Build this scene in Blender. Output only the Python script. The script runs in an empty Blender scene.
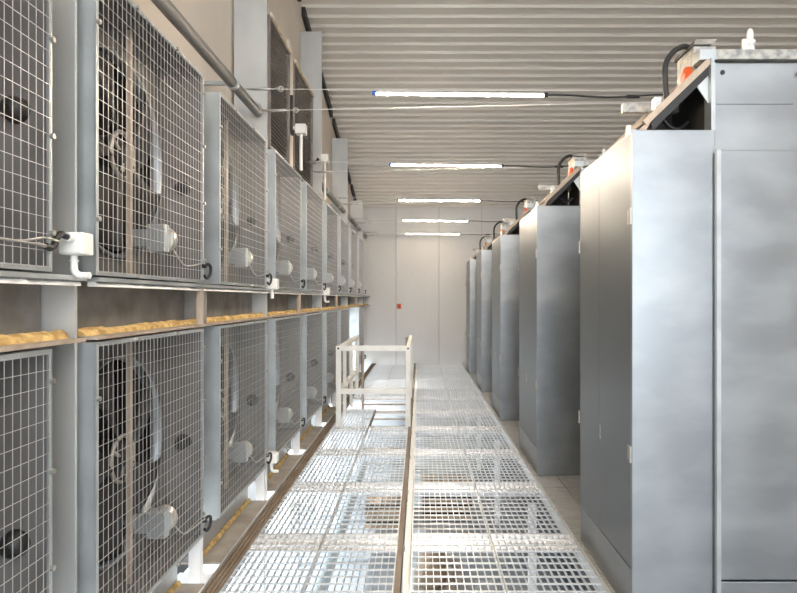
import bpy, math, random
from mathutils import Vector, Matrix
random.seed(7)
S = bpy.context.scene
C = S.collection
R = math.radians
PI = math.pi

# ------------------------------------------------------------------ camera, world, exposure
EYE = 1.5
F = 600.0                                   # focal length in pixels of the 797 px wide frame
cd = bpy.data.cameras.new('camera')
cd.sensor_width = 36.0
cd.lens = F / 797 * 36
cd.shift_x = -21.5 / 797
cd.shift_y = 2.5 / 797
cd.clip_start = 0.02
cam = bpy.data.objects.new('camera', cd)
cam.location = (0, 0, EYE)
cam.rotation_euler = (R(90), 0, 0)
C.objects.link(cam)
S.camera = cam

w = bpy.data.worlds.new('sky')
S.world = w
w.use_nodes = True
bg = w.node_tree.nodes['Background']
bg.inputs[0].default_value = (0.84, 0.92, 1.0, 1)
bg.inputs[1].default_value = 4.6

# low sun outside, shining in under the fans onto the floor below the grating
sd = bpy.data.lights.new('sun', 'SUN')
sd.energy = 4.5
sd.angle = R(3)
sd.color = (1.0, .97, .93)
so = bpy.data.objects.new('sun', sd)
so.rotation_euler = Vector((.80, .12, -.59)).to_track_quat('-Z', 'Y').to_euler()
C.objects.link(so)

vs = S.view_settings
vs.view_transform = 'Standard'
vs.look = 'None'
vs.gamma = 1
vs.use_curve_mapping = False
vs.exposure = 0.8
S.cycles.max_bounces = 9
S.cycles.diffuse_bounces = 6
S.cycles.glossy_bounces = 5
S.cycles.use_denoising = True

TUBE_POWER = 190.0
YF, YN = 14.06, -4.0                        # far wall, near wall
XL, XR = -1.48, 6.2
FLOOR = -1.1
SL = 0.23
def ceil_z(y):
    return EYE + 2.156 + SL * (YF - y)

def portal(loc, rot, sx, sy):
    d = bpy.data.lights.new('daylight_portal', 'AREA')
    d.shape = 'RECTANGLE'
    d.size, d.size_y = sx, sy
    d.cycles.is_portal = True
    o = bpy.data.objects.new('daylight_portal', d)
    o.location = loc
    o.rotation_euler = rot
    C.objects.link(o)
# added opening behind the camera for daylight, the open bay under the fans, the missing fan
DAY_OPENING = (-0.9, 3.4, 0.0, 4.0)                # x0 x1 z0 z1 of the added opening
portal(((DAY_OPENING[0] + DAY_OPENING[1]) / 2, YN - .05, (DAY_OPENING[2] + DAY_OPENING[3]) / 2), (R(90), 0, 0), DAY_OPENING[1] - DAY_OPENING[0], DAY_OPENING[3] - DAY_OPENING[2])
portal((-1.62, 7.0, -.62), (0, R(-90), 0), .9, 13.0)

# ------------------------------------------------------------------ materials
def mat(name, col, rough=.5, metal=0., col2=None, scale=6., stretch=(1, 1, 1), bump=0., bscale=None, detail=4., rvar=0., lo=.35, hi=.65, aniso=0.):
    m = bpy.data.materials.new(name)
    m.use_nodes = True
    nt = m.node_tree
    b = nt.nodes['Principled BSDF']
    b.inputs['Base Color'].default_value = (*col, 1)
    b.inputs['Roughness'].default_value = rough
    b.inputs['Metallic'].default_value = metal
    if aniso:
        b.inputs['Anisotropic'].default_value = aniso
    if col2 or bump or rvar:
        tc = nt.nodes.new('ShaderNodeTexCoord')
        mp = nt.nodes.new('ShaderNodeMapping')
        mp.inputs['Scale'].default_value = stretch
        nt.links.new(tc.outputs['Object'], mp.inputs['Vector'])
        nz = nt.nodes.new('ShaderNodeTexNoise')
        nz.inputs['Scale'].default_value = scale
        nz.inputs['Detail'].default_value = detail
        nt.links.new(mp.outputs['Vector'], nz.inputs['Vector'])
        if col2:
            cr = nt.nodes.new('ShaderNodeValToRGB')
            cr.color_ramp.elements[0].position = lo
            cr.color_ramp.elements[1].position = hi
            cr.color_ramp.elements[0].color = (*col, 1)
            cr.color_ramp.elements[1].color = (*col2, 1)
            nt.links.new(nz.outputs['Fac'], cr.inputs['Fac'])
            nt.links.new(cr.outputs['Color'], b.inputs['Base Color'])
        if rvar:
            mr = nt.nodes.new('ShaderNodeMapRange')
            mr.inputs['From Min'].default_value = .3
            mr.inputs['From Max'].default_value = .7
            mr.inputs['To Min'].default_value = rough - rvar
            mr.inputs['To Max'].default_value = rough + rvar
            nt.links.new(nz.outputs['Fac'], mr.inputs['Value'])
            nt.links.new(mr.outputs['Result'], b.inputs['Roughness'])
        if bump:
            n2 = nz
            if bscale:
                n2 = nt.nodes.new('ShaderNodeTexNoise')
                n2.inputs['Scale'].default_value = bscale
                n2.inputs['Detail'].default_value = 3
                nt.links.new(mp.outputs['Vector'], n2.inputs['Vector'])
            bp = nt.nodes.new('ShaderNodeBump')
            bp.inputs['Strength'].default_value = bump
            bp.inputs['Distance'].default_value = .01
            nt.links.new(n2.outputs['Fac'], bp.inputs['Height'])
            nt.links.new(bp.outputs['Normal'], b.inputs['Normal'])
    return m

def emit(name, col, s):
    m = bpy.data.materials.new(name)
    m.use_nodes = True
    b = m.node_tree.nodes['Principled BSDF']
    b.inputs['Base Color'].default_value = (.9, .9, .9, 1)
    b.inputs['Emission Color'].default_value = (*col, 1)
    b.inputs['Emission Strength'].default_value = s
    return m

M = {}
M['galv'] = mat('galvanised_sheet', (.44, .47, .485), .42, .7, (.55, .585, .60), 5, (1, 1, 1), .05, 60, rvar=.06)
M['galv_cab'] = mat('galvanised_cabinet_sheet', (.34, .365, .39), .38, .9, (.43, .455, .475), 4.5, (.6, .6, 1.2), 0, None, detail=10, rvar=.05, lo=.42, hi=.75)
M['galv_side'] = mat('shaded_galvanised_sheet', (.22, .245, .265), .40, .85, (.27, .295, .315), 2.0, (1, 1, 1), 0, None, detail=7, rvar=.04)  # aisle faces: darker than the front sheet, shade put into the colour
M['galv_dull'] = mat('weathered_galvanised_sheet', (.24, .22, .20), .6, .35, (.36, .35, .33), 7, (1, 1, 1), .1, 90, detail=8)
M['galv_old'] = mat('stained_galvanised_channel', (.24, .245, .25), .5, .6, (.50, .48, .44), 30, (1, 1, 1), .1, detail=8)
M['column'] = mat('galvanised_column_steel', (.46, .47, .47), .48, .45, (.58, .58, .57), 3, (1, 1, .5), .04, 70)
M['inner'] = mat('dark_box_lining', (.135, .128, .12), .6, .3, (.20, .195, .19), 4, (1, 1, .6), .05, 60)
M['dark_plate'] = mat('deep_shade_sheet', (.006, .006, .006), .7, 0, (.02, .017, .014), 30, (1, 12, .3))
M['blade'] = mat('dark_fan_blade', (.022, .021, .021), .4, .3, (.05, .047, .045), 6)
M['hub'] = mat('cast_hub_metal', (.30, .28, .25), .45, .6, (.45, .42, .38), 12)
M['rim'] = mat('shroud_steel', (.27, .29, .31), .40, .7)
M['bar'] = mat('tan_primed_bar', (.36, .29, .23), .6, .2, (.48, .40, .33), 14, (1, 1, .3))
M['wire'] = mat('zinc_wire', (.56, .545, .53), .4, .5)
M['cable'] = mat('bright_steel_cable', (.85, .84, .82), .35, .3)
M['rivet'] = mat('zinc_screw', (.5, .48, .45), .4, .8)
M['brass'] = mat('brassy_cover', (.55, .46, .36), .35, .7, (.75, .72, .66), 20)
M['rubber'] = mat('black_rubber', (.014, .014, .015), .45)
M['white_plastic'] = mat('white_plastic', (.82, .81, .78), .4)
M['foam'] = mat('yellow_expanding_foam', (.36, .22, .07), .9, 0, (.68, .48, .20), 25, (1, 1, 1), .6, detail=6)
M['cream_foam'] = mat('cream_sealing_foam', (.70, .55, .36), .9, 0, (.85, .76, .62), 25, (1, 1, 1), .5)
M['beige'] = mat('beige_wall_sheet', (.70, .61, .52), .55, 0, (.76, .68, .59), 1.2, (1, 1, 1))
M['far'] = mat('off_white_wall_sheet', (.64, .635, .63), .45, 0, (.68, .675, .67), 1.5, (1, 1, .4), .02, 6)
M['ceil'] = mat('cream_painted_roof_sheet', (.80, .755, .70), .33, 0, (.84, .80, .745), 1.0, (1, 4, 1))
M['dark_trim'] = mat('dark_steel_angle', (.035, .033, .032), .5, .3)
M['grate'] = mat('hot_dip_galvanised_grating', (.80, .80, .80), .32, .65, (.70, .70, .70), 8, rvar=.05)
M['beam'] = mat('white_painted_beam', (.90, .90, .90), .4, 0, (.93, .93, .93), 5)
M['flange'] = mat('bright_zinc_flange', (.90, .91, .92), .27, .6, (.93, .93, .94), 5)
M['brown'] = mat('brown_steel', (.20, .145, .10), .6, .1, (.28, .22, .17), 12, (1, .3, 1))
M['concrete'] = mat('pale_sealed_concrete', (.22, .26, .29), .28, 0, (.33, .37, .41), 1.6, (1, 1, 1), .03, 20, rvar=.06)
M['ledge'] = mat('dusty_ledge', (.25, .22, .19), .8, 0, (.36, .33, .29), 6, (1, 1, 1), .1, 60)
M['white'] = mat('white_painted_tube', (.84, .83, .80), .4, 0, (.78, .76, .71), 9)
M['deck'] = mat('grey_steel_deck', (.42, .42, .42), .4, .6, (.52, .51, .50), 9)
M['slat'] = mat('brown_grey_louver', (.20, .175, .155), .55, .1, (.26, .23, .21), 9)
M['orange'] = mat('orange_painted_cap', (.80, .13, .03), .4)
M['dark_in'] = mat('dark_inner_steel', (.06, .055, .05), .5, .3, (.09, .08, .07), 6)  # darker than the casing sheets
M['blue'] = mat('blue_plastic', (.03, .16, .62), .4)
M['tube'] = emit('warm_tube_glow', (1.0, .84, .65), TUBE_POWER)
M['tube_dim'] = emit('dim_tube_glow', (1.0, .80, .60), TUBE_POWER * .2)  # weaker glow for the farthest tube
M['pipe'] = mat('dull_grey_pipe', (.20, .20, .20), .5, .4, (.28, .27, .26), 8, (1, .3, 1))
M['paleblue'] = mat('pale_blue_duct', (.56, .70, .78), .4, .2)
M['wood'] = mat('weathered_wood', (.26, .18, .11), .8, 0, (.38, .28, .19), 10, (1, .2, 1), .1)
M['ground'] = mat('pale_yard_paving', (.52, .52, .50), .8, 0, (.58, .58, .56), 1)

# ------------------------------------------------------------------ mesh helpers
class MB:
    def __init__(s):
        s.v, s.f, s.sm = [], [], []
    def face(s, pts, smooth=False):
        i = len(s.v)
        s.v += [tuple(p) for p in pts]
        s.f.append(tuple(range(i, i + len(pts))))
        s.sm.append(smooth)
    def add(s, vs_, fs, smooth=False):
        i = len(s.v)
        s.v += [tuple(p) for p in vs_]
        for f in fs:
            s.f.append(tuple(i + k for k in f))
            s.sm.append(smooth)
    def box(s, x0, x1, y0, y1, z0, z1):
        p = [(x0, y0, z0), (x1, y0, z0), (x1, y1, z0), (x0, y1, z0), (x0, y0, z1), (x1, y0, z1), (x1, y1, z1), (x0, y1, z1)]
        s.add(p, [(0, 3, 2, 1), (4, 5, 6, 7), (0, 1, 5, 4), (1, 2, 6, 5), (2, 3, 7, 6), (3, 0, 4, 7)])
        return s
    def prism(s, poly, axis, a, b):
        """poly: 2-D outline in the two axes other than `axis`, extruded from a to b"""
        def P(q, t):
            l = list(q)
            l.insert(axis, t)
            return tuple(l)
        n = len(poly)
        s.add([P(q, a) for q in poly] + [P(q, b) for q in poly],
              [tuple(range(n))[::-1], tuple(range(n, 2 * n))] + [(k, (k + 1) % n, n + (k + 1) % n, n + k) for k in range(n)])
        return s
    def tube(s, pts, r, n=8, caps=True, closed=False):
        pts = [Vector(p) for p in pts]
        rs = r if isinstance(r, (list, tuple)) else [r] * len(pts)
        rings = []
        up = None
        N = len(pts)
        for i, p in enumerate(pts):
            if closed:
                t = pts[(i + 1) % N] - pts[i - 1]
            else:
                t = pts[min(i + 1, N - 1)] - pts[max(i - 1, 0)]
            t.normalize()
            if up is None:
                up = Vector((0, 0, 1)) if abs(t.z) < .9 else Vector((1, 0, 0))
            a = t.cross(up)
            a.normalize()
            b = a.cross(t)
            up = b
            rings.append([p + (a * math.cos(q) + b * math.sin(q)) * rs[i] for q in [2 * PI * k / n for k in range(n)]])
        vs_ = [v for rg in rings for v in rg]
        fs = []
        for i in range(N if closed else N - 1):
            j = (i + 1) % N
            for k in range(n):
                fs.append((i * n + k, i * n + (k + 1) % n, j * n + (k + 1) % n, j * n + k))
        s.add(vs_, fs, True)
        if caps and not closed:
            s.face(rings[0][::-1])
            s.face(rings[-1])
        return s
    def cyl(s, c, axis, r, h, n=24, r2=None):
        d = Vector((0, 0, 0))
        d[axis] = h
        c = Vector(c)
        return s.tube([c, c + d], [r, r if r2 is None else r2], n)
    def build(s, name, m, parent=None, bevel=0., loc=None):
        me = bpy.data.meshes.new(name)
        me.from_pydata([tuple(v) for v in s.v], [], s.f)
        me.polygons.foreach_set('use_smooth', s.sm)
        me.materials.append(m)
        me.update()
        o = bpy.data.objects.new(name, me)
        C.objects.link(o)
        if parent:
            o.parent = parent
        if loc:
            o.location = loc
        if bevel:
            b = o.modifiers.new('edge', 'BEVEL')
            b.width = bevel
            b.segments = 2
            b.limit_method = 'ANGLE'
        return o

def arc(c, r, a0, a1, n, plane='xz'):
    out = []
    for k in range(n + 1):
        a = R(a0 + (a1 - a0) * k / n)
        u, v = r * math.cos(a), r * math.sin(a)
        if plane == 'xz':
            out.append((c[0] + u, c[1], c[2] + v))
        elif plane == 'yz':
            out.append((c[0], c[1] + u, c[2] + v))
        else:
            out.append((c[0] + u, c[1] + v, c[2]))
    return out

def bez(p, n=12):
    """smooth path through control points (Catmull-Rom)"""
    p = [Vector(q) for q in p]
    q = [p[0]] + p + [p[-1]]
    out = []
    for i in range(1, len(q) - 2):
        for k in range(n):
            t = k / n
            a, b, c, d = q[i - 1], q[i], q[i + 1], q[i + 2]
            out.append(.5 * ((2 * b) + (c - a) * t + (2 * a - 5 * b + 4 * c - d) * t * t + (3 * b - a - 3 * c + d) * t ** 3))
    out.append(p[-1])
    return out

def tag(o, label=None, cat=None, group=None, kind=None):
    for k, v in (('label', label), ('category', cat), ('group', group), ('kind', kind)):
        if v:
            o[k] = v
    return o
def thing(name, loc, label, cat, group=None):
    o = bpy.data.objects.new(name, None)
    o.empty_display_size = .05
    C.objects.link(o)
    o.location = loc
    return tag(o, label, cat, group)
def struct(name, loc=(0, 0, 0)):
    o = bpy.data.objects.new(name, None)
    o.empty_display_size = .05
    C.objects.link(o)
    o.location = loc
    o['kind'] = 'structure'
    return o
def share(o, parent, name, loc=(0, 0, 0)):
    c = bpy.data.objects.new(name, o.data)
    C.objects.link(c)
    c.parent = parent
    c.location = loc
    return c
def dup(root, loc, label):
    r = root.copy()
    C.objects.link(r)
    r.location = loc
    r['label'] = label
    for ch in list(root.children):
        c = ch.copy()
        C.objects.link(c)
        c.parent = r
        for g in list(ch.children):
            d = g.copy()
            C.objects.link(d)
            d.parent = c
    return r
ORD = ['first', 'second', 'third', 'fourth', 'fifth', 'sixth', 'seventh', 'eighth', 'ninth', 'tenth', 'eleventh', 'twelfth']

# ------------------------------------------------------------------ the setting
PITCH = 1.31
FANY = [2.123 + PITCH * (k - 1) for k in range(9)]      # near edge of fan k
FL, FH = 1.057, 1.10
ZU, ZL = EYE + .085, EYE - 1.255                        # bottoms of the two rows
XF = -1.15                                              # guard plane
COLY = [2.085 + 2.62 * k for k in range(5)]

# ground floor below the walkway, and the yard outside the openings
tag(MB().box(-1.6, XR, YN, YF, FLOOR - .15, FLOOR).build('floor', M['concrete']), kind='structure')
tag(MB().box(-40, -1.6, -30, 40, FLOOR - .3, FLOOR - .1).build('ground', M['ground']), kind='structure')
tag(MB().box(-1.6, 40, -40, YN - .2, FLOOR - .3, -.1).build('ground', M['ground']), kind='structure')

# ribbed roof sheet
def roof():
    b = MB()
    pitch = .18
    prof = []
    y = YN
    while y < YF:
        prof += [(y, 0), (y + .132, -.001), (y + .147, -.032), (y + .162, -.032)]
        y += pitch
    prof.append((YF + .1, 0))
    lo = [(q, ceil_z(q) + h) for q, h in prof]
    n = len(lo)
    b.add([(XL - .1, q, z) for q, z in lo] + [(XR + .1, q, z) for q, z in lo], [(k, k + 1, n + k + 1, n + k) for k in range(n - 1)])
    b.face([(XL - .1, YN, ceil_z(YN) + .08), (XR + .1, YN, ceil_z(YN) + .08), (XR + .1, YF + .1, ceil_z(YF) + .06), (XL - .1, YF + .1, ceil_z(YF) + .06)])
    return b.build('ceiling', M['ceil'])
tag(roof(), kind='structure')

# far wall: metre wide sandwich panels with recessed joints
wf = struct('wall_far', (0, YF, 0))
x = -1.6
seams = [-1.9, -.562, .445, 1.45, 2.45, 3.45, 4.45, 5.45, XR + .2]
for a, b_ in zip(seams[:-1], seams[1:]):
    m = MB().box(a + .003, b_ - .003, 0, .1, FLOOR, ceil_z(YF) + .05)
    o = m.build('wall_panel', M['far'], wf, bevel=.004)
m = MB()
m.box(-1.6, XR, .02, .2, FLOOR, ceil_z(YF) + .05)
m.build('panel_backing', M['dark_trim'], wf)
m = MB()
for k in range(14):
    m.cyl((-1.2 + .335 * k, -.006, EYE + .60), 1, .012, .01, 8)
tag(m.build('screw_heads', M['rivet'], wf), kind='stuff')

# right wall (out of the picture, closes the room) and near wall with the added daylight opening
tag(MB().box(XR, XR + .1, YN, YF, FLOOR, 6.6).build('wall_right', M['beige']), kind='structure')
m = MB()
m.box(XL - .1, DAY_OPENING[0], YN - .1, YN, FLOOR, 6.6)
m.box(DAY_OPENING[1], XR + .1, YN - .1, YN, FLOOR, 6.6)
m.box(DAY_OPENING[0], DAY_OPENING[1], YN - .1, YN, DAY_OPENING[3], 6.6)
m.box(DAY_OPENING[0], DAY_OPENING[1], YN - .1, YN, FLOOR, DAY_OPENING[2])
tag(m.build('wall_near', M['beige']), kind='structure')

# left wall: upper panels, columns, back sheets behind the fans
wl = struct('wall_left', (XL, 0, 0))
ys = [YN] + [c + .03 for c in COLY] + [YF]
ys.insert(1, -.56)
for a, b_ in zip(ys[:-1], ys[1:]):
    m = MB()
    m.prism([(a + .003, ZU + FH - .2), (b_ - .003, ZU + FH - .2), (b_ - .003, ceil_z(b_) + .05), (a + .003, ceil_z(a) + .05)], 0, -.1, 0)
    m.build('wall_panel', M['beige'], wl)
# dark backing behind both fan rows with a gap where the eighth lower fan is missing
GAP = (FANY[7], FANY[7] + FL)
m = MB()
m.box(-.14, -.09, YN, YF, ZU - .3, ZU + FH)
m.box(-.14, -.09, YN, GAP[0] - .02, ZL - .12, ZU - .3)
m.box(-.14, -.09, GAP[1] + .02, YF, ZL - .12, ZU - .3)
m.box(-.14, -.02, YN, YF, -.24, -.1)
m.box(-.14, -.02, YN, .4, FLOOR, -.24)
m.build('back_sheet', M['dark_trim'], wl)
for y in COLY + [-.56]:
    top = ceil_z(y) - .44
    m = MB()
    m.box(.02, .28, y, y + .012, FLOOR, top)                # near face
    m.box(.268, .28, y + .012, y + .015, FLOOR, top)         # corridor flange
    m.box(.02, .035, y + .012, y + .03, FLOOR, top)
    m.build('column', M['column'], wl)
# dark angle where the wall meets the roof, one length per bay
for a, b_ in zip(ys[:-1], ys[1:]):
    m = MB()
    a2, b2 = a + .12, b_ - .12
    m.prism([(a2, ceil_z(a2) - .14), (b2, ceil_z(b2) - .14), (b2, ceil_z(b2) - .03), (a2, ceil_z(a2) - .03)], 0, .004, .05)
    m.build('roof_angle', M['dark_trim'], wl)

# ------------------------------------------------------------------ grating walkway
wk = thing('grating_walkway', (0, 0, 0), 'pale galvanised grating walkway running down the middle to the far wall', 'walkway')
PL = 1.085
J0 = 3.83 - 4 * PL
def grating(w_, l_):
    b = MB()
    n = max(2, round(w_ / .040))
    for k in range(n + 1):
        x_ = -w_ / 2 + .004 + (w_ - .008) * k / n
        t = .003 if k in (0, n) else .0017
        b.box(x_ - t, x_ + t, -l_ / 2, l_ / 2, -.022, 0)
    n = 13
    for k in range(n + 1):
        y_ = -l_ / 2 + .004 + (l_ - .008) * k / n
        if k in (0, n):
            b.box(-w_ / 2, w_ / 2, y_ - .004, y_ + .004, -.03, .001)
        else:
            b.box(-w_ / 2, w_ / 2, y_ - .0035, y_ + .0035, -.007, .0015)
    return b
cols = [(-1.03, -.608), (-.602, -.138), (-.052, .442), (.448, .962)]
protos = [None] * 4
for c, (a, b_) in enumerate(cols):
    for r in range(14):
        y = J0 + PL * r
        if y > 13.5:
            continue
        if (c == 1 and r in (7, 8)) or (c == 0 and r == 8):
            continue                                         # the ladder hatch
        l = PL - .008
        loc = ((a + b_) / 2, y + PL / 2, 0)
        if y + PL > YF:
            MB_ = grating(b_ - a, YF - y - .02)
            MB_.build('grating_panel', M['grate'], wk, loc=((a + b_) / 2, (y + YF) / 2, 0))
        elif protos[c] is None:
            protos[c] = grating(b_ - a, l).build('grating_panel', M['grate'], wk, loc=loc)
        else:
            share(protos[c], wk, 'grating_panel', loc)
for r in range(14):
    y = J0 + PL * r
    if y > 13.6:
        continue
    m = MB()
    m.box(-1.03, -.137, y - .19, y + .01, -.04, -.0235)
    m.box(-.052, .95, y - .19, y + .01, -.04, -.0235)
    m.box(-1.1, .95, y - .09, y - .08, -.075, -.041)
    m.build('cross_beam', M['flange'], wk)
MB().box(-.135, -.105, -.4, YF - .02, -.14, -.002).build('centre_bearer', M['brown'], wk)
MB().box(-.092, -.058, -.4, YF - .02, -.10, -.034).build('centre_flange', M['beam'], wk)
m = MB()
m.box(-1.13, -1.119, -.4, YF - .02, -.08, .004)
m.build('edge_angle', M['grate'], wk)
m = MB()
m.box(-1.118, -1.035, -.4, YF - .02, -.05, -.014)
for k in range(4):
    m.box(-1.112 + .024 * k, -1.106 + .024 * k, -.4, YF - .02, -.0139, .0)
m.build('edge_bearer', M['brown'], wk)  # brown here takes in the shade on the beam under the grating
m = MB()
m.box(.966, .974, -.4, YF - .02, -.09, .003)
m.build('edge_angle', M['grate'], wk)
# legs carrying the walkway
for r in range(1, 13, 2):
    for x_ in (-1.0, -.11, .9):
        y = J0 + PL * r - .1
        MB().box(x_ - .03, x_ + .03, y - .03, y + .03, FLOOR, -.142).build('support_leg', M['beam'], wk)

# ------------------------------------------------------------------ steel deck between the cabinets
dk = thing('steel_deck', (0, 0, 0), 'grey slatted steel deck under the row of metal cabinets', 'deck')
DZ = -.04
def deck(w_, l_):
    b = MB()
    n = round(l_ / .034)
    for k in range(n):
        y_ = -l_ / 2 + l_ * k / n
        b.box(-w_ / 2, w_ / 2, y_, y_ + .024, -.012, 0)
    b.box(-w_ / 2, -w_ / 2 + .01, -l_ / 2, l_ / 2, -.05, -.0121)
    b.box(w_ / 2 - .01, w_ / 2, -l_ / 2, l_ / 2, -.05, -.0121)
    return b
dp = None
for r in range(13):
    for c in range(6):
        loc = (.985 + .1 + .215 * c, J0 + PL * r + PL / 2, DZ - .002)
        if loc[1] > 13.3:
            continue
        if dp is None:
            dp = deck(.205, PL - .01).build('deck_panel', M['deck'], dk, loc=loc)
        else:
            share(dp, dk, 'deck_panel', loc)
m = MB()
m.box(.98, 2.26, -.5, YF - .1, DZ - .12, DZ - .053)  # added dark sheet, standing in for shade in the gap beside the walkway
m.build('deck_shade_sheet', M['dark_trim'], dk)
m = MB()
m.box(2.27, XR - .01, -.5, YF - .1, DZ - .12, DZ - .004)
m.build('deck_plate', M['deck'], dk)

# ------------------------------------------------------------------ fan units
def make_fan():
    """local origin: bottom edge, near end, guard plane; +x faces the corridor, y runs along the wall"""
    root = thing('fan_unit', (0, 0, 0), 'fan', 'fan', 'box fans along the wall')
    D = .20
    t = .006
    m = MB()
    m.box(-D, 0, 0, t, 0, FH)
    m.box(-D, 0, FL - t, FL, 0, FH)
    m.box(-D, 0, t, FL - t, FH - t, FH)
    m.box(-D, 0, t, FL - t, 0, t)
    # front flange
    fw = .016
    m.box(-.004, .004, 0, fw, 0, FH)
    m.box(-.004, .004, FL - fw, FL, 0, FH)
    m.box(-.004, .004, fw, FL - fw, FH - fw, FH)
    m.box(-.004, .004, fw, FL - fw, 0, fw)
    m.build('housing', M['galv'], root)
    # inside lining plates, darker than the outside
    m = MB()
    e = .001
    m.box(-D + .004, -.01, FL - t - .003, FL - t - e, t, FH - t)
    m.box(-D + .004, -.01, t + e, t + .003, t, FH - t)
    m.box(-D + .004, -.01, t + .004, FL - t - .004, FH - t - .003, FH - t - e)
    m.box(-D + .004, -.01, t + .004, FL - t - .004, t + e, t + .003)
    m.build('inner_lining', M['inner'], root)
    # orifice plate with a round opening
    cy, cz, r = FL / 2, FH / 2, .445
    n = 64
    out, inn = [], []
    for k in range(n):
        a = 2 * PI * (k + .5) / n
        c_, s_ = math.cos(a), math.sin(a)
        q = min((FL / 2 - t) / max(abs(c_), 1e-6), (FH / 2 - t) / max(abs(s_), 1e-6))
        out.append((cy + c_ * q, cz + s_ * q))
        inn.append((cy + c_ * r, cz + s_ * r))
    m = MB()
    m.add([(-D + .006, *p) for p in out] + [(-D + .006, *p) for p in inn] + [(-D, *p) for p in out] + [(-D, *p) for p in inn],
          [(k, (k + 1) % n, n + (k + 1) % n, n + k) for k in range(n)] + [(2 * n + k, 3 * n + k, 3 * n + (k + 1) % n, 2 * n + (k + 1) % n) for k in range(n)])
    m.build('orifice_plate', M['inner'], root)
    # shroud ring standing proud of the plate
    m = MB()
    ri, ro = r - .006, r + .004
    vs_ = []
    for k in range(n):
        a = 2 * PI * k / n
        for rr, x_ in ((ri, -D - .035), (ri, -D + .018), (ro + .006, -D + .022), (ro, -D + .006)):
            vs_.append((x_, cy + math.cos(a) * rr, cz + math.sin(a) * rr))
    fs = []
    for k in range(n):
        j = (k + 1) % n
        for q in range(3):
            fs.append((k * 4 + q, j * 4 + q, j * 4 + q + 1, k * 4 + q + 1))
    m.add(vs_, fs, True)
    m.build('shroud_ring', M['rim'], root)
    # near-black plate in the opening, its colour standing in for deep shade
    m = MB()
    m.box(-D - .128, -D - .122, .01, FL - .01, .01, FH - .01)
    m.build('dark_plate', M['dark_plate'], root)
    # blades
    for k in range(5):
        b = MB()
        nr, nc = 6, 5
        a0 = 2 * PI * k / 5 + .35
        g = []
        for side in (0, .004):
            for i in range(nr + 1):
                rr = .075 + (.425 - .075) * i / nr
                wd = R(30) * (1.25 - .45 * i / nr)
                for j in range(nc + 1):
                    u = j / nc - .5
                    a = a0 + wd * u * 2 * (.8 + .2 * i / nr) + .25 * (i / nr) ** 2
                    x_ = -D - .01 + side + u * .10 * (1.1 - .4 * i / nr) + .015 * (1 - 4 * u * u)
                    g.append((x_, cy + rr * math.cos(a), cz + rr * math.sin(a)))
        W_ = nc + 1
        o2 = (nr + 1) * W_
        fs = []
        for i in range(nr):
            for j in range(nc):
                q = i * W_ + j
                fs.append((q, q + 1, q + W_ + 1, q + W_))
                fs.append((o2 + q, o2 + q + W_, o2 + q + W_ + 1, o2 + q + 1))
        for i in range(nr):
            q = i * W_
            fs.append((q, q + W_, o2 + q + W_, o2 + q))
            q = i * W_ + nc
            fs.append((q, o2 + q, o2 + q + W_, q + W_))
        for j in range(nc):
            q = nr * W_ + j
            fs.append((q, q + 1, o2 + q + 1, o2 + q))
        b.add(g, fs, True)
        b.build('blade', M['blade'], root)
    m = MB()
    m.cyl((-D - .05, cy, cz), 0, .085, .07, 28)
    m.tube([(-D + .02, cy, cz), (-D + .045, cy, cz)], [.08, .03], 28)
    m.build('hub', M['blade'], root)
    m = MB()
    m.tube([(-D + .035, cy + .10 * math.cos(2 * PI * k / 32), cz + .10 * math.sin(2 * PI * k / 32)) for k in range(32)], .010, 8, closed=True)
    for k in range(3):
        a = 2 * PI * k / 3 + .5
        m.tube([(-D + .035, cy, cz), (-D + .035, cy + .10 * math.cos(a), cz + .10 * math.sin(a))], .009, 6)
    m.build('hub_ring', M['hub'], root)
    # upright bar carrying the fan
    m = MB()
    m.box(-D + .065, -D + .085, cy - .03, cy - .008, .006, FH - .006)
    m.build('support_bar', M['bar'], root)
    # guard
    m = MB()
    wt = .00085
    nc = 30
    for k in range(nc + 1):
        y_ = .012 + (FL - .024) * k / nc
        m.box(.0045, .0045 + 2 * wt, y_ - wt, y_ + wt, .008, FH - .008)
    nr = 21
    for k in range(nr + 1):
        z_ = .012 + (FH - .024) * k / nr
        m.box(.0045 + 2 * wt, .0045 + 4 * wt, .008, FL - .008, z_ - wt, z_ + wt)
    m.build('wire_guard', M['wire'], root)
    m = MB()
    for y_, z_ in [(.008, .2), (.008, .9), (FL - .008, .12), (FL - .008, .42), (FL - .008, .72), (FL - .008, 1.0), (.3, FH - .008), (.7, FH - .008), (.3, .008), (.7, .008)]:
        m.cyl((.004, y_, z_), 0, .009, .012, 10)
    tag(m.build('screws', M['rivet'], root), kind='stuff')
    # drive box with round cover at the foot of the box
    bx = MB()
    bx.box(-.125, -.038, .67, .725, .135, .265)
    bo = bx.build('drive_box', M['galv'], root, bevel=.004)
    m = MB()
    m.cyl((-.082, .727, .20), 1, .062, .05, 24)
    m.cyl((-.082, .777, .20), 1, .046, .022, 24)
    m.build('round_cover', M['brass'], bo)
    m = MB()
    m.cyl((0, 0, 0), 1, .008, .01, 8)
    bo1 = None
    for x_ in (-.115, -.048):
        for z_ in (.148, .252):
            if bo1 is None:
                bo1 = m.build('bolt', M['rivet'], bo, loc=(x_, .662, z_))
            else:
                share(bo1, bo, 'bolt', (x_, .662, z_))
    m = MB()
    m.box(-D + .007, -.126, .675, .720, .16, .24)
    m.build('box_bracket', M['galv'], bo)
    # rubber grommet on the far cheek
    m = MB()
    m.tube([(-.10, FL - .008, .50), (-.10, FL - .03, .498), (-.10, FL - .05, .495), (-.10, FL - .056, .494)], [.043, .041, .03, .01], 18)
    m.build('rubber_grommet', M['rubber'], root)
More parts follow.
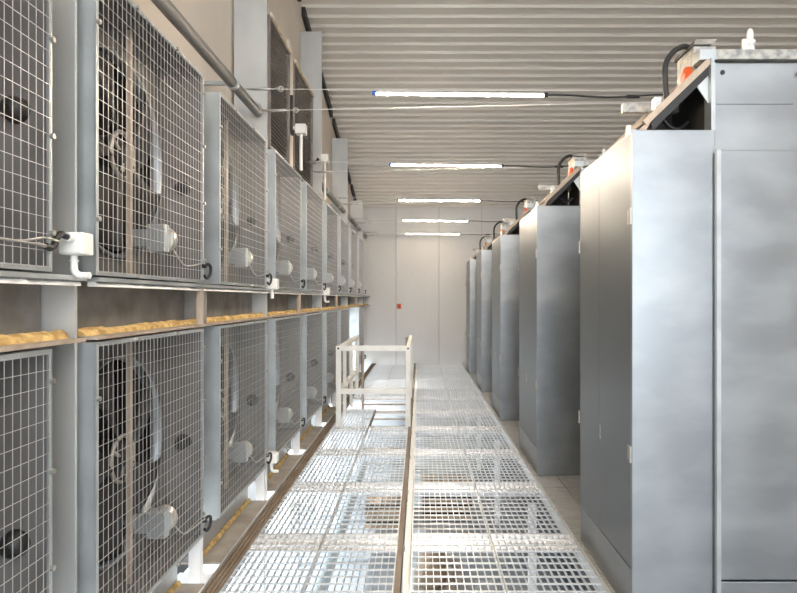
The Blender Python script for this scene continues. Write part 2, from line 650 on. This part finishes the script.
    # cable to the corner and its loop outside the box
    p = bez([(-.06, .80, .17), (-.03, .86, .09), (-.01, .93, .085), (.016, 1.0, .10), (.02, FL + .005, .095)], 8)
    m = MB()
    m.tube(p, .004, 6)
    m.build('cable', M['rivet'], root)
    m = MB()
    m.tube(bez([(.012, FL - .02, .09), (.025, FL + .005, .10), (.028, FL + .035, .085), (.025, FL + .035, .045), (.018, FL + .01, .025), (.010, FL - .012, .04)], 8), .008, 8)
    m.cyl((.005, FL - .02, .09), 0, .013, .02, 12)
    m.build('cable_loop', M['rubber'], root)
    return root
fan = make_fan()
first = True
for row, zz in (('upper', ZU), ('lower', ZL)):
    for k in range(9):
        if row == 'lower' and k == 7:
            continue
        lab = f'box fan behind wire guard in the {row} row, {ORD[k]} counting from the viewer'
        if first:
            fan.location = (XF, FANY[k], zz)
            fan['label'] = lab
            first = False
        else:
            dup(fan, (XF, FANY[k], zz), lab)

# ------------------------------------------------------------------ steel rack that carries the fans
rk = thing('fan_rack', (0, 0, 0), 'galvanised rack of recessed panels and shelves between the two fan rows', 'rack')
z0, z1 = ZL + FH + .008, ZU - .006
bounds = [-.5] + COLY + [YF - .05]
def wobble_strip(y0, y1, x0, x1, z, h, n):
    b = MB()
    pts = []
    for i in range(n + 1):
        y_ = y0 + (y1 - y0) * i / n
        a, c = random.uniform(-.4, .4), random.uniform(-.2, .22)
        hh = h * (1 + c)
        xx = x1 + .012 * a
        pts += [(x0, y_, z), (xx, y_, z), (xx - .004, y_, z + hh * .6), ((x0 + xx) / 2, y_, z + hh), (x0, y_, z + hh * .8)]
    fs = []
    for i in range(n):
        for q in range(5):
            fs.append((i * 5 + q, i * 5 + (q + 1) % 5, (i + 1) * 5 + (q + 1) % 5, (i + 1) * 5 + q))
    fs += [(4, 3, 2, 1, 0), tuple(n * 5 + q for q in range(5))]
    b.add(pts, fs)
    return b
for a, b_ in zip(bounds[:-1], bounds[1:]):
    a, b_ = a + .07, b_ - .006
    MB().box(-1.33, -1.315, a, b_, z0, z1).build('recess_panel', M['galv_dull'], rk)
    MB().box(-1.315, XF - .003, a, b_, z1 - .016, z1).build('top_shelf', M['galv'], rk)
    MB().box(-1.315, XF - .006, a, b_, z0, z0 + .012).build('bottom_shelf', M['bar'], rk)
    wobble_strip(a + .01, b_ - .02, -1.26, -1.205, z0 + .0125, .026, 110).build('foam_strip', M['foam'], rk)
    wobble_strip(a + .01, b_ - .02, -1.20, XF - .012, z1 - .034, .018, 60).build('sealant_smear', M['white_plastic'], rk)
for k in range(9):
    g = FANY[k] + FL
    if min(abs(g - c) for c in COLY + [-.5]) < .3:
        continue
    MB().box(-1.312, -1.19, g + .16, g + .168, z0 + .013, z1 - .017).build('stiffener', M['galv_dull'], rk)
    MB().box(-1.19, -1.16, g + .015, g + .04, z0 + .013, z1 - .017).build('short_post', M['bar'], rk)
# under the lower row: ledges, white channels and little posts
for k in range(0, 9):
    y0, y1 = FANY[k], FANY[k] + FL
    MB().box(-1.37, -1.136, y0, y1, -.02, -.008).build('ledge', M['ledge'], rk)
    wobble_strip(y0 + .01, y1 - .01, -1.285, -1.262, -.0075, .024, 30).build('foam_strip', M['foam'], rk)
    MB().box(-1.30, -1.286, y0, y1, -.0075, ZL - .012).build('channel', M['column'], rk)
    MB().box(-1.285, -1.165, y0, y1, ZL - .011, ZL - .001).build('bottom_shelf', M['galv'], rk)
    MB().box(-1.235, -1.175, y1 + .02, y1 + .07, FLOOR, ZL + .3).build('short_post', M['beam'], rk)
    MB().box(-1.37, -1.14, y1 + .09, y1 + .24, -.10, -.06).build('gap_plate', M['beam'], rk)

# ------------------------------------------------------------------ louver panels above the fans
def louver(y0, y1, z0, z1, lab):
    t = thing('louver_panel', (-1.2, y0, z0), lab, 'louver', 'dark louver panels')
    W_, H_ = y1 - y0, z1 - z0
    m = MB()
    for a in ((0, .025, 0, H_), (W_ - .025, W_, 0, H_), (.025, W_ - .025, 0, .025), (.025, W_ - .025, H_ - .025, H_)):
        m.box(-.12, .01, *a)
    m.build('frame', M['slat'], t)
    m = MB()
    n = int(H_ / .036)
    for k in range(n):
        z_ = .03 + (H_ - .06) * k / n
        m.prism([(-.06, z_ + .035), (-.055, z_ + .04), (-.005, z_ + .005), (-.01, z_)], 1, .026, W_ - .026)
    tag(m.build('slats', M['slat'], t), kind='stuff')
    MB().box(-.115, -.10, .026, W_ - .026, .026, H_ - .026).build('back_plate', M['dark_plate'], t)
    m = wobble_strip(0, W_, .0105, .03, H_ - .018, .034, 40)
    m.build('foam_edge', M['cream_foam'], t)
    return t
LZ0, LZ1 = ZU + FH + .02, EYE + 2.26
louver(4.76, 5.5, LZ0, LZ1, 'dark louver panel above the fans, beside the second steel column')
louver(5.68, 6.68, LZ0, LZ1, 'wider dark louver panel above the fans, past the cream divider post')
dv = MB().box(-1.30, -1.20, 5.505, 5.675, LZ0 - .02, LZ1 + .12).build('divider_post', M['beige'])
tag(dv, 'cream divider post standing between the two dark louver panels', 'post')

# ------------------------------------------------------------------ conduit pipes along the wall
for i, (a, b_, lab) in enumerate([(2.13, 4.67, 'thick grey pipe along the beige wall above the second and third fans'),
                                 (7.37, 9.91, 'thick grey pipe along the wall past the louvers, ending at the fourth column'),
                                 (9.99, 12.53, 'thick grey pipe along the wall between the fourth and fifth columns'),
                                 (12.61, YF - .03, 'short grey pipe along the wall ending at the far corner')]):
    t = thing('wall_pipe', (-1.26, a, EYE + 1.45), lab, 'pipe', 'grey pipes along the wall')
    m = MB()
    m.tube([(0, 0, 0), (0, b_ - a, 0)], .036, 16)
    m.build('pipe', M['pipe'], t)
    n = 2 if b_ - a > 2 else 1
    for k in range(n):
        y_ = (b_ - a) * (k + .5) / n
        m = MB()
        m.tube([(0, y_ - .02, 0), (0, y_ + .02, 0)], .042, 16)
        m.box(-.22, -.04, y_ - .015, y_ + .015, -.012, .012)
        m.build('bracket', M['galv'], t)

# ------------------------------------------------------------------ junction boxes
def jbox(loc, lab, drop, s=1., hose=None):
    t = thing('junction_box', loc, lab, 'junction box')
    m = MB()
    m.box(-.045 * s, .045 * s, -.04 * s, .04 * s, -.042 * s, .042 * s)
    m.build('box', M['white_plastic'], t, bevel=.006)
    m = MB()
    m.box(-.040 * s, .040 * s, -.047 * s, -.0405 * s, -.037 * s, .037 * s)
    m.build('lid', M['white_plastic'], t, bevel=.003)
    m = MB()
    if drop < 0:
        m.tube([(0, 0, -.042 * s), (0, 0, drop)], .013 * s, 10)
    else:
        m.tube([(-.008, 0, -.04 * s), (-.008, 0, -.075 * s)] + arc((.017, 0, -.09 * s), .025, 180, 270, 6) + [(.045, 0, -.09 * s - .025)], .013 * s, 10)
        m.tube([(-.008, 0, -.06 * s), (-.008, 0, -.066 * s)], .017 * s, 10)
    m.build('elbow_pipe', M['white_plastic'], t)
    if hose:
        m = MB()
        m.tube([(.007, -.04, .017), (.007, -.066, .018)] if len(hose) == 7 else [(-.045 * s, 0, .012), (-.075 * s, 0, .012)], .018 * s, 12)
        m.build('gland', M['white_plastic'], t)
        m = MB()
        m.tube(bez(hose, 8), .012 * s, 10)
        m.build('hose', M['rubber'], t)
    return t
jbox((-1.145, 2.0, EYE + .183), 'white junction box with elbow pipe on the first steel column', 1, .88,
     [(1.145 - 1.138, y_ - 2.0, z_ - EYE - .183) for y_, z_ in ((1.94, 1.70), (1.92, 1.703), (1.90, 1.706), (1.879, 1.691), (1.869, 1.671), (1.849, 1.657), (1.824, 1.661))])
jb = bpy.data.objects['junction_box']
m = MB()
m.tube([(.007, y_ - 2.0, z_ - EYE - .183) for y_, z_ in ((1.824, 1.661), (1.79, 1.664), (1.785, 1.664), (1.754, 1.6635), (1.689, 1.664), (1.629, 1.665), (1.50, 1.67))], [.006, .006, .0035, .0035, .0035, .0035, .0035], 8)
m.build('metal_strand', M['rivet'], jb)
for ch in [o for o in bpy.data.objects if o.name.startswith('cable_loop') and o.parent is fan]:
    bpy.data.objects.remove(ch)
jbox((-1.14, 4.63, EYE + .115), 'white junction box on the second steel column between upper fans', -.11, 1.)
jbox((-1.14, 7.25, EYE + .09), 'white junction box with elbow low on the third steel column', 1, 1.1,)
jbox((-1.11, 5.60, EYE + 1.58), 'white box with drop pipe on the cream post between louvers', -.38, 1.1, [(-.07, 0, .012), (-.076, 0, -.03), (-.076, -.03, -.05), (-.076, -.06, .0), (-.076, -.06, .3)])
jbox((-1.15, 7.26, EYE + 1.70), 'white box with drop pipe high on the third steel column', -.50, 1.1, [(-.075, 0, .012), (-.11, -.02, -.05), (-.15, -.05, -.04), (-.16, -.06, .1)])
jbox((-1.135, 4.62, EYE - 1.22), 'white junction box with black loop by the lower third fan corner', 1, .9)

# ------------------------------------------------------------------ lamps, wires and cables
LAMPD = [4.2, 6.43, 8.72, 10.98, 13.2]
LZ = EYE + 1.44
for i in range(-2, 5):
    y = LAMPD[i] if i >= 0 else 4.2 + 2.25 * i
    lab = f'warm glowing tube lamp hung across the aisle on a wire, {ORD[i]} from the viewer' if i >= 0 else ('warm glowing tube lamp hung straight above the viewer', 'warm glowing tube lamp hung over the walkway just ahead of the viewer')[i + 2]
    t = thing('tube_lamp', (0, y, LZ), lab, 'lamp', 'tube lamps across the aisle')
    x0, x1 = -.305, .865
    m = MB()
    m.tube([(x0, 0, 0), (x1, 0, -.012)], .0115, 12)
    m.build('glowing_tube', M['tube_dim' if i == 4 else 'tube'], t)
    m = MB()                                                # opaque metal back of the tube, so it shines downwards
    n = 10
    pr = []
    for rr, rev in ((.0122, False), (.0145, True)):
        q = [(rr * math.cos(PI * (k / n)), rr * math.sin(PI * (k / n))) for k in range(n + 1)]
        pr += q[::-1] if rev else q
    m.add([(x0, a, b_) for a, b_ in pr] + [(x1, a, b_ - .012) for a, b_ in pr],
          [(k, (k + 1) % len(pr), len(pr) + (k + 1) % len(pr), len(pr) + k) for k in range(len(pr))])
    m.build('tube_back', M['white'], t)
    m = MB()
    m.tube([(x0 - .03, 0, .001), (x0, 0, 0)], .015, 10)
    m.build('end_cap', M['blue'], t)
    m = MB()
    m.tube([(x1, 0, -.012), (x1 + .03, 0, -.012)], .015, 10)
    m.build('end_cap', M['rubber'], t)
    if i < 0:
        continue
    w1 = thing('suspension_wire', (-1.22, y, LZ + .02), f'thin steel wire with turnbuckle carrying the {ORD[i]} tube lamp from the viewer', 'wire', 'lamp wires')
    m = MB()
    m.tube([(0, 0, .01), (3.7, 0, -.01)], .0024, 5)
    m.build('wire', M['cable'], w1)
    m = MB()
    m.tube([(-.02, 0, .01), (.03, 0, .012), (.04, 0, .012), (.16, 0, .010), (.17, 0, .010), (.22, 0, .010)], [.006, .006, .011, .011, .005, .005], 8)
    m.tube([(.245 + .018 * math.cos(2 * PI * k / 12), 0, .010 + .018 * math.sin(2 * PI * k / 12)) for k in range(12)], .005, 6, closed=True)
    m.build('turnbuckle', M['rivet'], w1)
    y2 = y + .42
    dx = -.15 if i == 0 else -.25
    w2 = thing('suspension_wire', (-1.22, y2, LZ + .01), f'bare steel guy wire just past the {ORD[i]} tube lamp from the viewer', 'wire', 'lamp wires')
    m = MB()
    m.tube([(0, 0, 0), (3.7, dx, .03)], .0024, 5)
    m.build('wire', M['cable'], w2)
    m = MB()
    m.tube([(-.05, 0, .05), (-.02, 0, .05), (.0, 0, .01), (.05, 0, 0), (.06, 0, 0), (.18, -.008, .001), (.19, -.008, .001), (.24, -.01, .001)], [.012, .012, .012, .008, .012, .012, .005, .005], 8)
    m.tube([(.265 + .018 * math.cos(2 * PI * k / 12), -.01, .001 + .018 * math.sin(2 * PI * k / 12)) for k in range(12)], .005, 6, closed=True)
    m.build('turnbuckle', M['rivet'], w2)
    cb = MB()
    xs = x1 + .03
    pts = []
    for k in range(13):
        u = k / 12
        pts.append((xs + (1.72 - xs) * u, y, LZ - .012 - .012 * math.sin(PI * u) + .004 * math.sin(9 * u)))
    cb.tube(pts, .0065, 6)
    cb.tube([(xs + .55, y, LZ - .022), (xs + .64, y, LZ - .022)], .012, 8)
    tag(cb.build('lamp_cable', M['rubber']), f'black power cable from the {ORD[i]} tube lamp to the cabinets', 'cable', 'lamp cables')

# ------------------------------------------------------------------ metal cabinets
def make_cabinet():
    """local origin: front plane of the side casing at the aisle face, on the deck; +y runs away from the viewer"""
    r = thing('metal_cabinet', (0, 0, 0), 'cabinet', 'cabinet', 'galvanised cabinets along the aisle')
    H = EYE + .815 - DZ
    W_ = .392
    L = .95
    m = MB()
    m.box(0, W_, .0, L, 0, H)
    m.build('side_casing', M['galv_cab'], r, bevel=.004)
    # aisle door and fixed strip, proud of the casing
    m = MB()
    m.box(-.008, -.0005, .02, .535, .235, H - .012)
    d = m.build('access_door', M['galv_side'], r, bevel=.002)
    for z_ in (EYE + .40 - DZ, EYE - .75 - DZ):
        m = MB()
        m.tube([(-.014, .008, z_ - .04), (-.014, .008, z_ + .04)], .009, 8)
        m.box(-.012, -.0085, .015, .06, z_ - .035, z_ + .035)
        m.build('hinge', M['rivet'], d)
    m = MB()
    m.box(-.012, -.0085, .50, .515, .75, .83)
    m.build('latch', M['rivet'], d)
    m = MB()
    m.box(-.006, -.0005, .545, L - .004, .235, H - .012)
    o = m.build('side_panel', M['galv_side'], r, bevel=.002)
    for z_ in (EYE + .33 - DZ, EYE - .75 - DZ):
        m = MB()
        m.tube([(-.012, L - .01, z_ - .04), (-.012, L - .01, z_ + .04)], .009, 8)
        m.build('hinge', M['rivet'], o)
    m = MB()
    m.box(-.005, -.0005, .02, L - .004, .003, .225)
    m.build('plinth', M['galv_cab'], r, bevel=.002)
    m = MB()
    m.box(-.010, .012, -.006, .018, .0, H)
    m.build('corner_strip', M['galv_cab'], r)
    # fixed lug on top of the casing
    m = MB()
    m.prism([(0, 0), (.05, 0), (.05, .012), (.035, .055), (.015, .055), (0, .012)], 0, .004, .02)
    for v in range(len(m.v)):
        m.v[v] = (m.v[v][0] + .004, m.v[v][1] + .10, m.v[v][2] + H)
    m.build('lifting_lug', M['white_plastic'], r)
    # tall body behind and beside it
    BH = EYE + 1.165 - DZ
    MB().box(W_ + .006, 1.75, .065, L + .02, 0, BH).build('tall_body', M['galv_cab'], r, bevel=.004)
    FHH = EYE + .71 - DZ
    MB().box(W_ + .002, 1.70, -.03, .062, .20, FHH).build('front_panel', M['galv_cab'], r, bevel=.006)
    MB().box(W_ + .004, 1.70, -.024, .062, 0, .19).build('kick_plate', M['galv_cab'], r, bevel=.004)
    m = MB()
    m.box(W_ - .010, W_ + .010, -.036, -.012, .0, FHH)
    m.build('edge_strip', M['galv'], r)
    # upper front sheet with its two slots and a set-back strip shaped as a reflected band
    m = MB()
    m.box(W_ + .02, .80, .052, .064, FHH + .02, FHH + .13)
    m.box(W_ + .02, .80, .056, .064, FHH + .131, FHH + .245)
    m.box(W_ + .02, .80, .052, .064, FHH + .246, BH - .02)
    m.build('upper_sheet', M['galv_cab'], r)
    for x_ in (W_ + .06, W_ + .44):
        m = MB()
        m.tube([(x_, .052, BH - .055), (x_, .049, BH - .055)], .012, 10)
        m.build('slot', M['rubber'], r)
    m = MB()
    m.box(W_ - .01, W_ + .005, .02, .09, H + .002, BH + .005)
    m.box(W_ + .0051, W_ + .02, .04, .064, H + .002, BH - .01)
    m.build('corner_post', M['galv'], r)
    # channel on the roof
    m = MB()
    m.box(W_ - .06, 1.70, .04, .10, BH + .006, BH + .055)
    m.build('roof_channel', M['galv_old'], r, bevel=.003)
    m = MB()
    m.box(W_ - .062, W_ + .02, .028, .112, BH - .002, BH + .052)
    m.build('channel_end', M['galv'], r, bevel=.004)
    # sloping lid from the casing edge up to the tall body
    x0, zz0 = .075, EYE + .845 - DZ
    x1, zz1 = W_ + .004, EYE + 1.155 - DZ
    dx, dz = x1 - x0, zz1 - zz0
    ln = math.hypot(dx, dz)
    nx, nz = -dz / ln * .030, dx / ln * .030
    m = MB()
    m.prism([(x0, zz0), (x1, zz1), (x1 + nx, zz1 + nz), (x0 + nx, zz0 + nz)], 1, .03, .05)
    m.prism([(x0 + nx * .5, zz0 + nz * .5), (x1 + nx * .5, zz1 + nz * .5), (x1 + nx * .75, zz1 + nz * .75), (x0 + nx * .75, zz0 + nz * .75)], 1, .05, .70)
    lid = m.build('sloping_lid', M['bar'], r)
    m = MB()
    m.prism([(x0 + .03, zz0 - .025), (x1 - .02, zz1 - .065), (x1 - .02, zz1 - .022), (x0 + .02, zz0 + .013)], 1, .036, .48)
    m.build('rubber_seal', M['rubber'], lid)
    m = MB()
    m.prism([(.03, H + .003), (.07, H + .003), (.095, zz0 + .02), (.055, zz0 - .002)], 1, .035, .05)
    m.build('lid_bracket', M['bar'], r)
    m = MB()
    m.prism([(W_ - .085, zz1 - .09), (W_ - .012, zz1 - .02), (W_ - .012, zz1 - .20)], 1, .045, .052)
    m.build('gusset', M['galv'], r)
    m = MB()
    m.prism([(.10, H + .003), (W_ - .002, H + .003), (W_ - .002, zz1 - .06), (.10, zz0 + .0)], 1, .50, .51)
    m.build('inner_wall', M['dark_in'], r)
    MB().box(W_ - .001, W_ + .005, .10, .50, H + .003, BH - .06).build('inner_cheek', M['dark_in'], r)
    MB().box(.085, W_ - .003, .40, .44, H + .21, H + .26).build('rear_rail', M['galv_old'], r)
    m = MB()
    m.box(.135, .165, .08, .13, zz0 + .10, zz0 + .155)
    m.build('small_block', M['galv'], r)
    # motor head with orange cap, cover plate and hose
    m = MB()
    m.box(W_ - .045, W_ + .07, .13, .33, BH - .08, BH + .11)
    mh = m.build('motor_head', M['galv_old'], r, bevel=.006)
    m = MB()
    m.tube([(W_ - .045, .20, BH - .03), (W_ - .060, .20, BH - .03), (W_ - .070, .20, BH - .03)], [.058, .055, .03], 24)
    m.build('orange_cap', M['orange'], mh)
    m = MB()
    m.prism([(W_ - .05, BH + .112), (W_ + .04, BH + .112), (W_ + .07, BH + .138), (W_ - .04, BH + .138)], 1, .12, .36)
    m.build('cover_plate', M['galv_dull'], mh)
    m = MB()
    m.prism([(W_ + .06, BH + .0561), (W_ + .12, BH + .0561), (W_ + .06, BH + .10)], 1, .14, .30)
    m.build('side_bracket', M['galv_dull'], mh)
    zb = BH
    m = MB()
    m.tube(bez([(W_ - .03, .20, zb + .125), (W_ - .07, .19, zb + .13), (W_ - .125, .18, zb + .10), (W_ - .17, .17, zb + .03), (W_ - .175, .16, zb - .08), (W_ - .17, .15, zb - .17)], 8), .014, 10)
    m.tube([(W_ - .175, .15, zb - .19), (W_ - .10, .15, zb - .125)], .022, 10)
    m.build('hose', M['rubber'], r)
    m = MB()
    m.tube(bez([(W_ - .17, .25, H + .16), (W_ - .12, .25, H + .09), (W_ - .07, .25, H + .075), (W_ - .02, .25, H + .11)], 8), .012, 10)
    m.build('lower_hose', M['rubber'], r)
    # white vent fitting on the channel
    m = MB()
    vx, vz = W_ + .205, BH + .056
    m.tube([(vx, .07, vz), (vx, .07, vz + .03), (vx, .07, vz + .031), (vx, .07, vz + .05), (vx, .07, vz + .051), (vx, .07, vz + .085), (vx, .07, vz + .105), (vx, .07, vz + .112)],
           [.020, .020, .025, .025, .016, .016, .012, .003], 14)
    m.tube([(vx, .07, vz + .045), (vx - .03, .07, vz + .045)], .012, 10)
    m.tube([(vx - .03, .07, vz + .058), (vx - .03, .07, vz)], .012, 10)
    m.build('vent_fitting', M['white_plastic'], r)
    return r
CABY = [2.888 + 2.352 * k for k in range(5)]
cab = make_cabinet()
CL = ['tall galvanised cabinet closest to the viewer, top motor with orange cap in plain view',
      'tall galvanised cabinet standing second from the viewer along the aisle',
      'tall galvanised cabinet standing third from the viewer along the aisle',
      'tall galvanised cabinet standing fourth from the viewer along the aisle',
      'tall galvanised cabinet at the end of the row by the far wall']
for k, y in enumerate(CABY):
    if k == 0:
        cab.location = (1.03, y, DZ)
        cab['label'] = CL[0]
    else:
        dup(cab, (1.03, y, DZ), CL[k])

# ------------------------------------------------------------------ guard rail round the hatch
gr = thing('guard_rail', (0, 0, 0), 'white square tube guard rail around the hatch in the walkway', 'railing')
s = .03
zt, zm = .92, .415
y0, y1 = 7.06, 9.2
xl, xr = -.957, -.14
def post(x_, y_, h, w_=s, name='post', m_=None):
    return MB().box(x_ - w_, x_ + w_, y_ - w_, y_ + w_, .0025, h).build(name, m_ or M['white'], gr, bevel=.004)
post(xl, y0, zt + s)
post(xr, y0, zt + s)
for y_ in (7.62, 8.35, 9.1):
    post(xl, y_, zt - s, .022)
post(xr, 9.1, zt - s, .022)
for z_, nm in ((zt, 'top_rail'), (zm, 'mid_rail')):
    MB().box(xl + s, xr - s, y0 - s, y0 + s, z_ - s, z_ + s).build(nm, M['white'], gr, bevel=.004)
    MB().box(xl - s * .8, xl + s * .8, y0 + s, y1, z_ - s * .8, z_ + s * .8).build('side_rail', M['white'], gr, bevel=.003)
    MB().box(xr - s * .8, xr + s * .8, y0 + s, y1, z_ - s * .8, z_ + s * .8).build('side_rail', M['white'], gr, bevel=.003)
for x_, z_ in ((xl, zt), (xr, zt)):
    m = MB()
    m.tube([(x_, y0 - s - .003, z_), (x_, y0 - s + .002, z_)], .012, 10)
    m.build('end_hole', M['rubber'], gr)
# ladder going down the hatch
ld = thing('hatch_ladder', (0, 0, 0), 'pale steel ladder going down through the hatch inside the guard rail', 'ladder')
for x_ in (-.86, -.20):
    m = MB()
    m.tube([(x_, 9.0, .93), (x_, 9.0, .3), (x_, 8.95, FLOOR)], .020, 8)
    m.build('stringer', M['bar'], ld)
for k in range(5):
    z_ = -.08 - .22 * k
    m = MB()
    m.tube([(-.86, 8.985, z_), (-.20, 8.985, z_)], .014, 8)
    m.build('rung', M['bar'], ld)
MB().box(-.602, -.14, 7.075, 7.095, -.05, .002).build('hatch_edge', M['brown'], wk)
MB().box(-.608, -.600, 7.10, 8.16, -.05, .002).build('hatch_edge', M['brown'], wk)

# ------------------------------------------------------------------ things on the floor under the grating
def crate(x0, x1, y0, y1, h, lab):
    t = thing('slatted_crate', ((x0 + x1) / 2, (y0 + y1) / 2, FLOOR), lab, 'crate')
    W_, L_ = x1 - x0, y1 - y0
    MB().box(-W_ / 2 + .01, W_ / 2 - .01, -L_ / 2 + .01, L_ / 2 - .01, .002, h - .02).build('body', M['dark_trim'], t)
    n = 3
    for k in range(n):
        z_ = .02 + (h - .06) * k / n
        MB().box(-W_ / 2, W_ / 2, -L_ / 2 - .012, -L_ / 2 + .009, z_, z_ + (h - .06) / n * .7).build('slat', M['wood'], t)
    n = 5
    for k in range(n):
        a = -W_ / 2 + W_ * k / n
        MB().box(a + .006, a + W_ / n - .006, -L_ / 2, L_ / 2, h - .019, h).build('board', M['wood'], t)
crate(-.62, -.15, 6.75, 7.4, .30, 'brown slatted crate on the floor below the left grating panels')
crate(.02, .62, 7.0, 7.8, .34, 'brown slatted crate on the floor below the right grating panels')
t = thing('floor_pump', (.10, 5.35, FLOOR), 'dark brown pump on a grey base below the grating', 'pump')
MB().box(-.16, .30, -.25, .35, 0, .06).build('base', M['galv_dull'], t, bevel=.006)
m = MB()
m.tube([(0, -.2, .2), (0, -.16, .2), (0, .15, .2), (0, .2, .2)], [.09, .13, .13, .08], 20)
m.build('body', M['brown'], t)
m = MB()
m.tube(bez([(.05, .2, .2), (.14, .28, .22), (.22, .1, .18), (.25, -.15, .10)], 6), .035, 10)
m.build('pipe', M['galv_dull'], t)
t = thing('pale_pipe', (-.80, 0, FLOOR + .3), 'pale blue pipe running lengthwise below the grating', 'pipe')
m = MB()
m.tube([(0, .2, 0), (0, 8.4, 0)], .06, 14)
m.build('pipe', M['paleblue'], t)
for y_ in (1, 4, 7.6):
    MB().box(-.04, .04, y_ - .03, y_ + .03, -.3, -.055).build('pipe_foot', M['galv'], t)

# small orange alarm box on the far wall
t = thing('alarm_box', (-.49, YF - .035, EYE - .17), 'small orange box fixed to the pale far wall', 'box')
MB().box(-.05, .05, -.005, .034, -.06, .06).build('body', M['orange'], t, bevel=.006)
m = MB()
m.cyl((0, -.016, 0), 1, .022, .012, 12)
m.build('button', M['dark_trim'], t)
